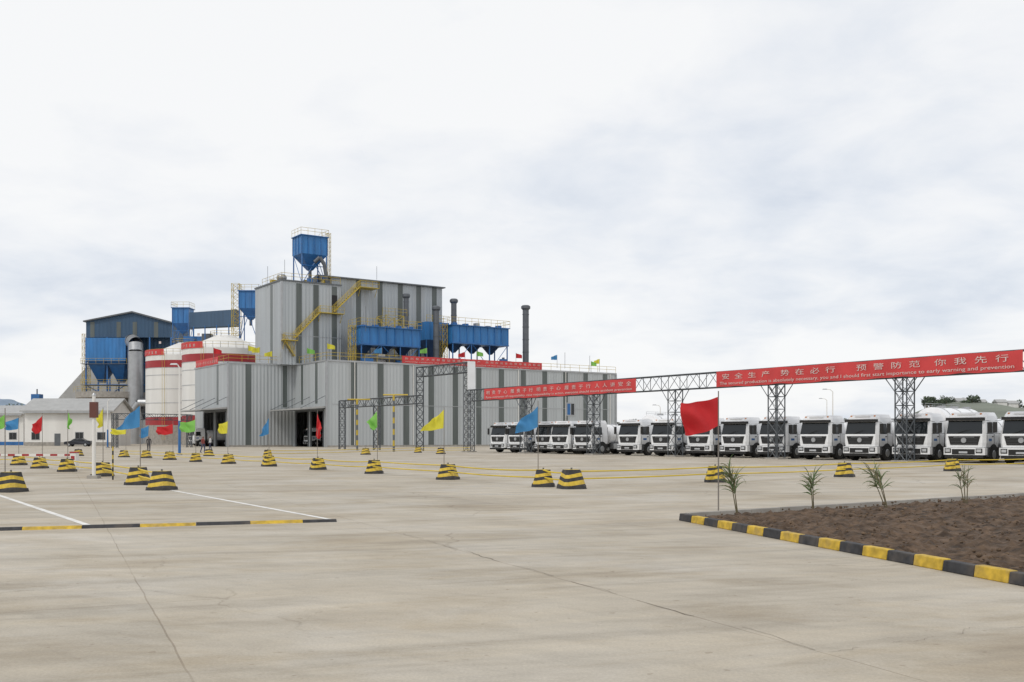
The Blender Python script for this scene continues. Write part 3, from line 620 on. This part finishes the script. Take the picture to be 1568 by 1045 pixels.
for i,(px,py,c_) in enumerate([(398,540,'y'),(417,546,'y'),(452,540,'p'),(470,541,'g'),(501,534,'y'),(585,541,'b'),(654,541,'g'),(730,545,'g'),(712,547,'r'),(790,548,'r'),(853,551,'b'),(918,557,'y'),(905,560,'g'),(327,541,'r'),(380,537,'y')]):
    b_=.3 if px>500 else (5 if px>460 else 14); a,z=front(px,py,b_); m=MB(); m.cyl((0,0,-1.6),(0,0,.9),.04,.03,5,POLE)
    s=random.choice([-1,1]); vs=[(s*1.4*t/4,.25*math.sin(t*1.6),.9-.22*t/4*2-j*.95*(1-.1*t)) for t in range(5) for j in range(2)]
    m.add(vs,[(2*t,2*t+1,2*t+3,2*t+2) for t in range(4)],FC[c_],True); p=bw(a,b_,max(z,HB+1.4)); m.obj('flag',p,TH)
put_truck(1,bw(1.0,11.8,0),-math.pi/2+TH+0); put_truck(1,bw(AL-2.5,B1+13.6,0),-math.pi/2+TH)
# ---------------------------------------------------------------- silos
def silo(px,D,name='cement_silo'):
    m=MB(); R=8.5; n=56; T=19.4
    lv=[(0,4.2,CONC),(4.2,6.0,RED),(6.0,16.6,WHITE),(16.6,18.2,RED),(18.2,T,WHITE)]
    for z0,z1,mt in lv: m.cyl((0,0,z0),(0,0,z1),R,R,n,mt,False)
    m.cyl((0,0,T),(0,0,T+3.2),R,1.6,n,WHITE,True)
    for z in (6.0,9,12,15,16.6): m.cyl((0,0,z-.05),(0,0,z+.05),R+.05,R+.05,n,GALV,True)
    pts=[(R*math.cos(t*math.pi/18),R*math.sin(t*math.pi/18),T+.02) for t in range(37)]; m.rail(pts,1.2,1.6)
    pts=[(3*math.cos(t*math.pi/6),3*math.sin(t*math.pi/6),T+2.7) for t in range(13)]; m.rail(pts,1.2,1.6)
    for s in (-.25,.25): m.bar((s-2,-R-.25,1),(s-2,-R-.25,T+.7),.05,YEL)
    vs=[]
    for i in range(15):
        t=math.radians(-168+i*4.6); vs+=[((R+.12)*math.cos(t),(R+.12)*math.sin(t),T-.1),((R+.12)*math.cos(t),(R+.12)*math.sin(t),T+1.15)]
    m.add(vs,[(2*i,2*i+2,2*i+3,2*i+1) for i in range(14)],BR,True)
    x,y=P(px,D); o=m.obj(name,(x,y,0))
    for i,ch in enumerate('安全生产质量第一'):
        t=math.radians(-165+i*7.6); q=text(ch,'lettering_%d'%i,o,0,0,.6,.6,0,TXT); q.location=((R+.17)*math.cos(t),(R+.17)*math.sin(t),T+.2); q.rotation_euler=(math.pi/2,0,t+math.pi/2)
silo(345,205); silo(285,222)
def tow(px0,px1,yt,yb,D,zb,cone=2.2):
    x0,_=P(px0,D);x1,_=P(px1,D); m=hopper('',0,x1-x0,0,x1-x0,zb,Zp(yb,D),Zp(yt,D),cone,True); m.obj('dust_collector',(x0,D,0))
tow(264,289,472,495,224,21.5); tow(366,395,446,472,205,21.5)
m=MB(); x0,D=P(360,205); m.lattice((x0,D+1),20,Zp(434,205),1.6,YEL,.05,1.3)
x1,D1=P(290,222); x2,D2=P(362,207)
m.prism([(x1,D1,26.0),(x1,D1,29.4),(x1,D1+2.5,29.4),(x1,D1+2.5,26.0)],(x2-x1,D2-D1,-1.2),DBLUE)
for t in (.1,.35,.6,.85): m.bar((x1+(x2-x1)*t,D1+(D2-D1)*t,20),(x1+(x2-x1)*t,D1+(D2-D1)*t,26.2-t),.2,BLUES)
m.box(x1-1,x1+3,D1-1,D1+2,21.5,24.0,BLUES); m.box(x1+4,x1+6,D1-4,D1-2,21.5,24.3,STACK); m.box(x1+7,x1+8.5,D1-5,D1-3,21.5,23.6,GALV)
m.obj('conveyor_gallery')
# ---------------------------------------------------------------- blue mill structure far left
D=236; s=D/F; x0=P(132,D)[0]; wd=(262-132)*s
m=MB(); zt=Zp(492,D); zr=Zp(479,D); zm=Zp(517,D)
m.prism([(0,0,zm),(wd,0,zm),(wd,0,zt-.3),(wd*.55,0,zr),(0,0,zt)],(0,14,0),DBLUE)
m.prism([(-.5,-.6,zt-.25),(wd*.55,-.6,zr-.05),(wd+.5,-.6,zt-.6),(wd+.5,-.6,zt-.25),(wd*.55,-.6,zr+.3),(-.5,-.6,zt+.05)],(0,15,0),TRIM)
for t in (.05,.36,.55,.8): m.box(wd*t,wd*t+1.0,-.04,0,zm,zt-.2,STRIP)
for t in (0,.25,.5,.75,1):
    for y in (0,7,14): m.bar((wd*t,y,0),(wd*t,y,zm),.3,BLUES)
for z in (8.5,14,19): 
    m.bar((0,0,z),(wd,0,z),.22,BLUES); m.box(-.8,wd*.55,-1.2,4,z-.1,z,STEEL); m.rail([(-.8,-1.2,z),(wd*.5,-1.2,z)],1.2,1.6)
m.box(wd*.55,wd,3,13,6,zm,DBLUE)
m.box(.3,9.6,-.6,8,Zp(553,D),Zp(518,D),BLUE)
for k in (0,1):
    m.frus((1.9+k*4.6,3.1+k*4.6,2.5,4,Zp(585,D)),(.3+k*4.65,4.9+k*4.65,-.6,8,Zp(553,D)),BLUES)
m.bar((0,-.2,8.5),(9.6,-.2,14),.15,BLUES); m.bar((9.6,-.2,8.5),(0,-.2,14),.15,BLUES)
m.cyl((12.5,-2,Zp(598,D)),(12.5,-2,Zp(540,D)),1.75,1.75,20,GALV); m.tube([(12.5,-2,Zp(540,D)),(12.3,-1.5,Zp(528,D)),(11,0,Zp(523,D)),(9.6,2,Zp(523,D))],1.7,GALV,20)
m.lattice((-.4,1),8,zt-3,1.4,YEL,.05,1.6)
m.cyl((5.5,3,Zp(610,D)),(5.5,3,Zp(601,D)),8.6,8.6,40,CONC); m.cyl((5.5,3,0),(5.5,3,Zp(610,D)),5.2,5.8,32,CONC,False); m.cyl((12.5,-2,0),(12.5,-2,Zp(598,D)),1.6,1.75,20,GALV,False)
m.rail([(-2.5,-1,Zp(601,D)),(0,-4.5,Zp(601,D)),(4,-5.4,Zp(601,D)),(9,-4.6,Zp(601,D)),(13,-.8,Zp(601,D))],1.2,1.6)
m.bar((17,-3,Zp(570,D)),(13.5,-2,Zp(645,D)),.7,STACK); m.tube([(11.5,-4,Zp(640,D)),(14,-4,Zp(618,D)),(16.5,-4,Zp(618,D)),(18,-3,Zp(600,D))],.9,GALV,12)
m.obj('mill_tower_structure',(x0,D,0))
D=262; x0=P(88,D)[0]; x1=P(215,D)[0]; m=MB()
m.prism([(0,0,0),(x1-x0,0,0),(x1-x0,0,Zp(610,D)+6),((x1-x0)*.45,0,Zp(560,D)+2),(0,0,Zp(612,D))],(0,30,0),ROOF); m.obj('storage_hall',(x0,D,0))
def house(x0p,x1p,eave,ridge,D,depth=9,base=None):
    x0=P(x0p,D)[0];x1=P(x1p,D)[0];W=x1-x0;m=MB();ze=Zp(eave,D);zr=Zp(ridge,D)
    m.box(0,W,0,depth,0,ze,WHITE); m.box(-.02,W+.02,-.03,.0,0,.7,base or CONC)
    m.prism([(-.6,-.8,ze-.1),(-.6,depth/2,zr),(-.6,depth+.8,ze-.1),(-.6,depth+.8,ze+.1),(-.6,depth/2,zr+.25),(-.6,-.8,ze+.12)],(W+1.2,0,0),ROOF)
    m.add([(0,0,ze),(0,depth,ze),(0,depth/2,zr)],[(0,1,2)],WHITE); m.add([(W,0,ze),(W,depth,ze),(W,depth/2,zr)],[(0,2,1)],WHITE)
    n=max(2,int(W/4))
    for k in range(n):
        x=W*(k+.5)/n; 
        if k%3==1: m.box(x-.55,x+.55,-.06,0,0.02,2.3,TRIM)
        else: m.box(x-.8,x+.8,-.05,0,1.1,2.6,GALV); m.box(x-.7,x-.03,-.08,-.04,1.2,2.5,GLASS); m.box(x+.03,x+.7,-.08,-.04,1.2,2.5,GLASS)
    m.box(0,W,-.9,-.7,ze-.35,ze-.1,GALV); m.obj('office_house',(x0,D,0))
house(38,172,630,611,186); house(-60,36,634,622,200,base=BLUES); 
m=MB(); x,y=P(57,240); m.box(-1,1,-1,1,8,Zp(604,240),BLUES); m.cyl((0,0,8),(0,0,Zp(596,240)),.15,.15,6,STACK); m.lattice((0,0),0,8,2,BLUES,.1,2); m.box(-1.3,1.3,-1.3,1.3,9.6,9.8,TRIM); m.obj('water_tank_tower',(x,y,0))
# ---------------------------------------------------------------- car
m=MB(); CP=M('car_paint',(.03,.032,.04),.2,.3)
prof=[(-2.25,.35),(-2.25,.72),(-2.1,.86),(-1.2,.95),(-.55,1.38),(.6,1.42),(1.35,1.05),(2.15,.98),(2.28,.7),(2.25,.35)]
vs=[];n=len(prof)
for y in (-.88,.88):
    for x,z in prof: vs.append((x,y*(1 if z<1 else .8),z))
m.add(vs,[tuple(range(n)),tuple(range(n,2*n))[::-1]]+[(i,n+i,n+(i+1)%n,(i+1)%n) for i in range(n)],CP)
for sy in(-1,1):
    m.poly([(-1.05,sy*.87,.99),(-.5,sy*.73,1.33),(.02,sy*.72,1.35),(.02,sy*.87,1.0)],GLASS); m.poly([(.08,sy*.87,1.0),(.08,sy*.72,1.35),(.58,sy*.72,1.36),(1.15,sy*.86,1.05)],GLASS)
    for x in (-1.4,1.4): m.cyl((x,sy*.7,.33),(x,sy*.9,.33),.33,.33,18,BLK); m.cyl((x,sy*.89,.33),(x,sy*.92,.33),.2,.18,12,GALV)
m.poly([(-1.22,-.68,.97),(-.58,-.62,1.37),(-.58,.62,1.37),(-1.22,.68,.97)][::-1],GLASS)
m.box(-2.29,-2.2,-.8,-.45,.6,.75,LAMP); m.box(-2.29,-2.2,.45,.8,.6,.75,LAMP)
x,y=P(121,174); m.obj('parked_car',(x,y,0),.06,bevel=.02)
# ---------------------------------------------------------------- street lamps, boom barrier, post
def lamp(px,D,yt,arm=-1.4):
    m=MB(); z=Zp(yt,D); m.cyl((0,0,0),(0,0,z*.38),.13,.11,10,BLUES); m.cyl((0,0,z*.38),(0,0,z-.3),.10,.06,10,WHITE)
    m.tube([(0,0,z-.3),(arm*.3,0,z),(arm,0,z+.08)],.05,WHITE,8); m.frus((arm-.35,arm+.35,-.12,.12,z),(arm-.25,arm+.25,-.08,.08,z+.14),GALV); m.box(-.2,.2,-.2,.2,0,.15,CONC)
    x,y=P(px,D); m.obj('street_lamp',(x,y,0))
lamp(275,91,559,-.5); lamp(1275,150,597,-1.2); lamp(1266,190,611,-1.2); lamp(1011,170,621,-1); lamp(165,150,612,.8)
m=MB(); x,y=G(144,733); m.cyl((0,0,0),(0,0,Zp(606,y)),.075,.065,12,WHITE); m.box(-.14,.14,-.1,.1,Zp(640,y),Zp(616,y),M('sign_brown',(.12,.04,.03))); m.box(-.2,.2,-.2,.2,0,.12,CONC); m.cyl((0,0,Zp(606,y)),(0,0,Zp(602,y)),.09,.03,10,GALV); m.obj('signal_post',(x,y,0))
m=MB(); x,y=G(173,735); 
for i in range(8): m.cyl((0,0,i*.16),(0,0,i*.16+.16),.03,.03,8,YEL if i%2 else BLK,False)
m.obj('marker_post',(x,y,0))
m=MB(); D=50; x0=P(-20,D)[0];x1=P(110,D)[0]; z=Zp(697,D); n=12
for i in range(n): m.box(x0+(x1-x0)*i/n,x0+(x1-x0)*(i+1)/n,-.03,.03,z-.05,z+.05,RED if i%2 else WHITE)
m.box(x1,x1+.28,-.2,.2,0,.85,WHITE); m.box(x1-.02,x1+.30,-.22,.22,.85,.92,RED); m.box(x0-.05,x0+.05,-.05,.05,0,z-.05,STEEL); m.box(x1+.05,x1+.23,-.21,-.2,.5,.7,RED); m.obj('boom_barrier',(0,D,0))
# ---------------------------------------------------------------- people
def person(px,py,shirt,trou,rz,walk=.25):
    x,y=G(px,py)
    J=[(0,0,.95),(0,0,1.15),(0,0,1.38),(0,0,1.50),(0,-.01,1.58),(0,-.01,1.72),
       (.10,0,.90),(.12,-walk*.5,.50),(.12,walk*.2-.1,.09),(.12,-.16,.04),
       (-.10,0,.90),(-.12,walk*.3,.50),(-.12,walk,.10),(-.12,walk-.18,.05),
       (.19,0,1.40),(.25,.05,1.12),(.26,-.06,.88),(-.19,0,1.40),(-.25,-.03,1.12),(-.26,-.14,.90)]
    E=[(0,1),(1,2),(2,3),(3,4),(4,5),(0,6),(6,7),(7,8),(8,9),(0,10),(10,11),(11,12),(12,13),(2,14),(14,15),(15,16),(2,17),(17,18),(18,19)]
    Rr=[.14,.135,.14,.06,.085,.085,.095,.065,.045,.04,.095,.065,.045,.04,.065,.045,.03,.065,.045,.03]
    me=bpy.data.meshes.new('person'); me.from_pydata(J,E,[]); o=bpy.data.objects.new('person',me); scene.collection.objects.link(o)
    o.modifiers.new('s','SKIN')
    for i,r in enumerate(Rr):
        me.skin_vertices[0].data[i].radius=(r,r*(.75 if i<3 else 1))
    me.skin_vertices[0].data[0].use_root=True
    o.modifiers.new('u','SUBSURF').levels=1; o.modifiers['u'].render_levels=2
    mt=bpy.data.materials.new('person_clothes'); mt.use_nodes=True; nt=mt.node_tree; b=nt.nodes['Principled BSDF']; b.inputs['Roughness'].default_value=.8
    tc=nt.nodes.new('ShaderNodeTexCoord'); sp=nt.nodes.new('ShaderNodeSeparateXYZ'); r=nt.nodes.new('ShaderNodeValToRGB'); r.color_ramp.interpolation='CONSTANT'
    dv_=nt.nodes.new('ShaderNodeMath'); dv_.operation='DIVIDE'; dv_.inputs[1].default_value=2
    nt.links.new(tc.outputs['Object'],sp.inputs[0]); nt.links.new(sp.outputs[2],dv_.inputs[0]); nt.links.new(dv_.outputs[0],r.inputs[0]); nt.links.new(r.outputs[0],b.inputs['Base Color'])
    e=r.color_ramp.elements; e[0].color=(.02,.02,.02,1); e[1].position=.045; e[1].color=trou+(1,)
    for p,c_ in ((.48,shirt),(.745,(.16,.08,.05)),(.86,(.01,.01,.01))): q=e.new(p); q.color=c_+(1,)
    me.materials.append(mt); o.location=(x,y,0); o.rotation_euler=(0,0,rz)
    m=MB(); SK=M('skin',(.16,.08,.05),.6)
    m.cyl((0,-.085,1.66),(0,-.125,1.62),.012,.02,6,SK)
    for sx in(-1,1):
        yy=-.07 if sx>0 else -.15; zz=.86 if sx>0 else .88
        m.ell((sx*.262,yy,zz-.03),(.018,.035,.045),SK,8,6)
        for k in range(4): m.cyl((sx*.262,yy-.025+k*.016,zz-.06),(sx*.255,yy-.03+k*.016,zz-.135+abs(k-1.5)*.008),.008,.006,5,SK)
        m.cyl((sx*.262,yy-.03,zz-.02),(sx*.25,yy-.06,zz-.075),.009,.007,5,SK); m.ell((sx*.085,-.01,1.65),(.015,.02,.03),SK,6,5)
    m.obj('hands_and_face',parent=o)
try:
    person(228,692,(.03,.03,.04),(.02,.02,.03),.3); person(311,694,(.25,.06,.05),(.04,.05,.1),1.2); person(322,690,(.5,.5,.5),(.03,.04,.08),-1.0)
except Exception as ex: print('PERSON',ex)
# ---------------------------------------------------------------- hills & tree masses
HG=M('hazed_hill_grass',(.15,.165,.13),.9,0,.3,.02,detail=8); HB_=M('hazed_far_hill',(.19,.25,.32),.9,0,.15,.004)  # distance haze painted into both hill colours: greyed grass, bluish far hill
def hill(prof,D,depth,mt,name):
    m=MB(); vs=[]; R=8
    fine=[]
    for (x0,y0),(x1,y1) in zip(prof,prof[1:]):
        for k in range(8): t=k/8; fine.append((x0+(x1-x0)*t,y0+(y1-y0)*t))
    fine.append(prof[-1])
    for x,y in fine:
        X=P(x,D)[0]; z=max(0,Zp(y,D))*(1+.06*noise.noise(Vector((X*.03,1,0))))
        for j in range(R+1):
            t=j/R; vs.append((X*(1-.25*(1-t)),D-depth*(1-t),z*(t*t*(3-2*t)) + (0 if j else -1)+ (2*noise.noise(Vector((X*.04,t*5,3))) if 0<j<R else 0)))
    m.add(vs,[(i*(R+1)+j,(i+1)*(R+1)+j,(i+1)*(R+1)+j+1,i*(R+1)+j+1) for i in range(len(fine)-1) for j in range(R)],mt,True); m.obj(name)
hill([(1240,668),(1320,656),(1380,640),(1420,624),(1450,616),(1490,616),(1540,623),(1620,624),(1800,640)],620,250,HG,'hill')
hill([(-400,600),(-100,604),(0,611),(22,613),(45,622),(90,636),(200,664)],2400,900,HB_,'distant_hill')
hill([(850,668),(1000,660),(1100,658),(1250,656),(1600,650),(2000,655)],1500,500,HG,'hill')
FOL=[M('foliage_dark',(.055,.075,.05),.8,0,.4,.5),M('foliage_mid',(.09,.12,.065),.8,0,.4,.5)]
def treemass(spec,name):
    m=MB()
    for (px,py,D,hp,wp) in spec:
        X,Y=P(px,D); zb=Zp(py,D); hgt=hp/F*D; wd=wp/F*D
        m.cyl((X,Y,zb-3),(X,Y,zb+hgt*.5),wd*.05,wd*.03,5,STEM)
        for k in range(170):
            a=random.uniform(0,6.283); rr=math.sqrt(random.random())*wd/2; zz=random.random(); rr*=(1-.6*abs(zz-.45))
            c=Vector((X+rr*math.cos(a),Y+rr*math.sin(a),zb+hgt*(.15+.85*zz)+hgt*.1*math.sin(a*3)))
            s=wd*random.uniform(.04,.10); d1=Vector((random.uniform(-1,1),random.uniform(-1,1),random.uniform(-1,1)))*s; d2=Vector((random.uniform(-1,1),random.uniform(-1,1),random.uniform(-1,1)))*s
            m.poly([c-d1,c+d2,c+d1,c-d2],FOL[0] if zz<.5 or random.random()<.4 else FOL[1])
    m.obj(name)
sp=[]
for k in range(75):
    px=random.uniform(1415,1660); base=615 if px<1500 else 622; sp.append((px,base+random.uniform(0,10),612+random.uniform(-30,5),random.uniform(5,11),random.uniform(9,20)))
for k in range(50): sp.append((random.uniform(940,1420),random.uniform(654,665),590,random.uniform(8,14),random.uniform(14,26)))
for k in range(14): sp.append((random.uniform(-60,40),random.uniform(640,655),320,random.uniform(14,24),random.uniform(14,26)))
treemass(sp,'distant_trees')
m=MB()
for px,py in ((1531,622),(1548,624),(1470,620),(1500,622)):
    X,Y=P(px,598); z=Zp(py,598); m.box(X-3,X+3,Y-3,Y+3,z-3,z+2.2,WHITE); m.prism([(X-3.4,Y-3.4,z+2.2),(X-3.4,Y,z+4),(X-3.4,Y+3.4,z+2.2)],(6.8,0,0),ROOF)
m.obj('hillside_houses')
print('TOTAL OBJ',len(bpy.data.objects))
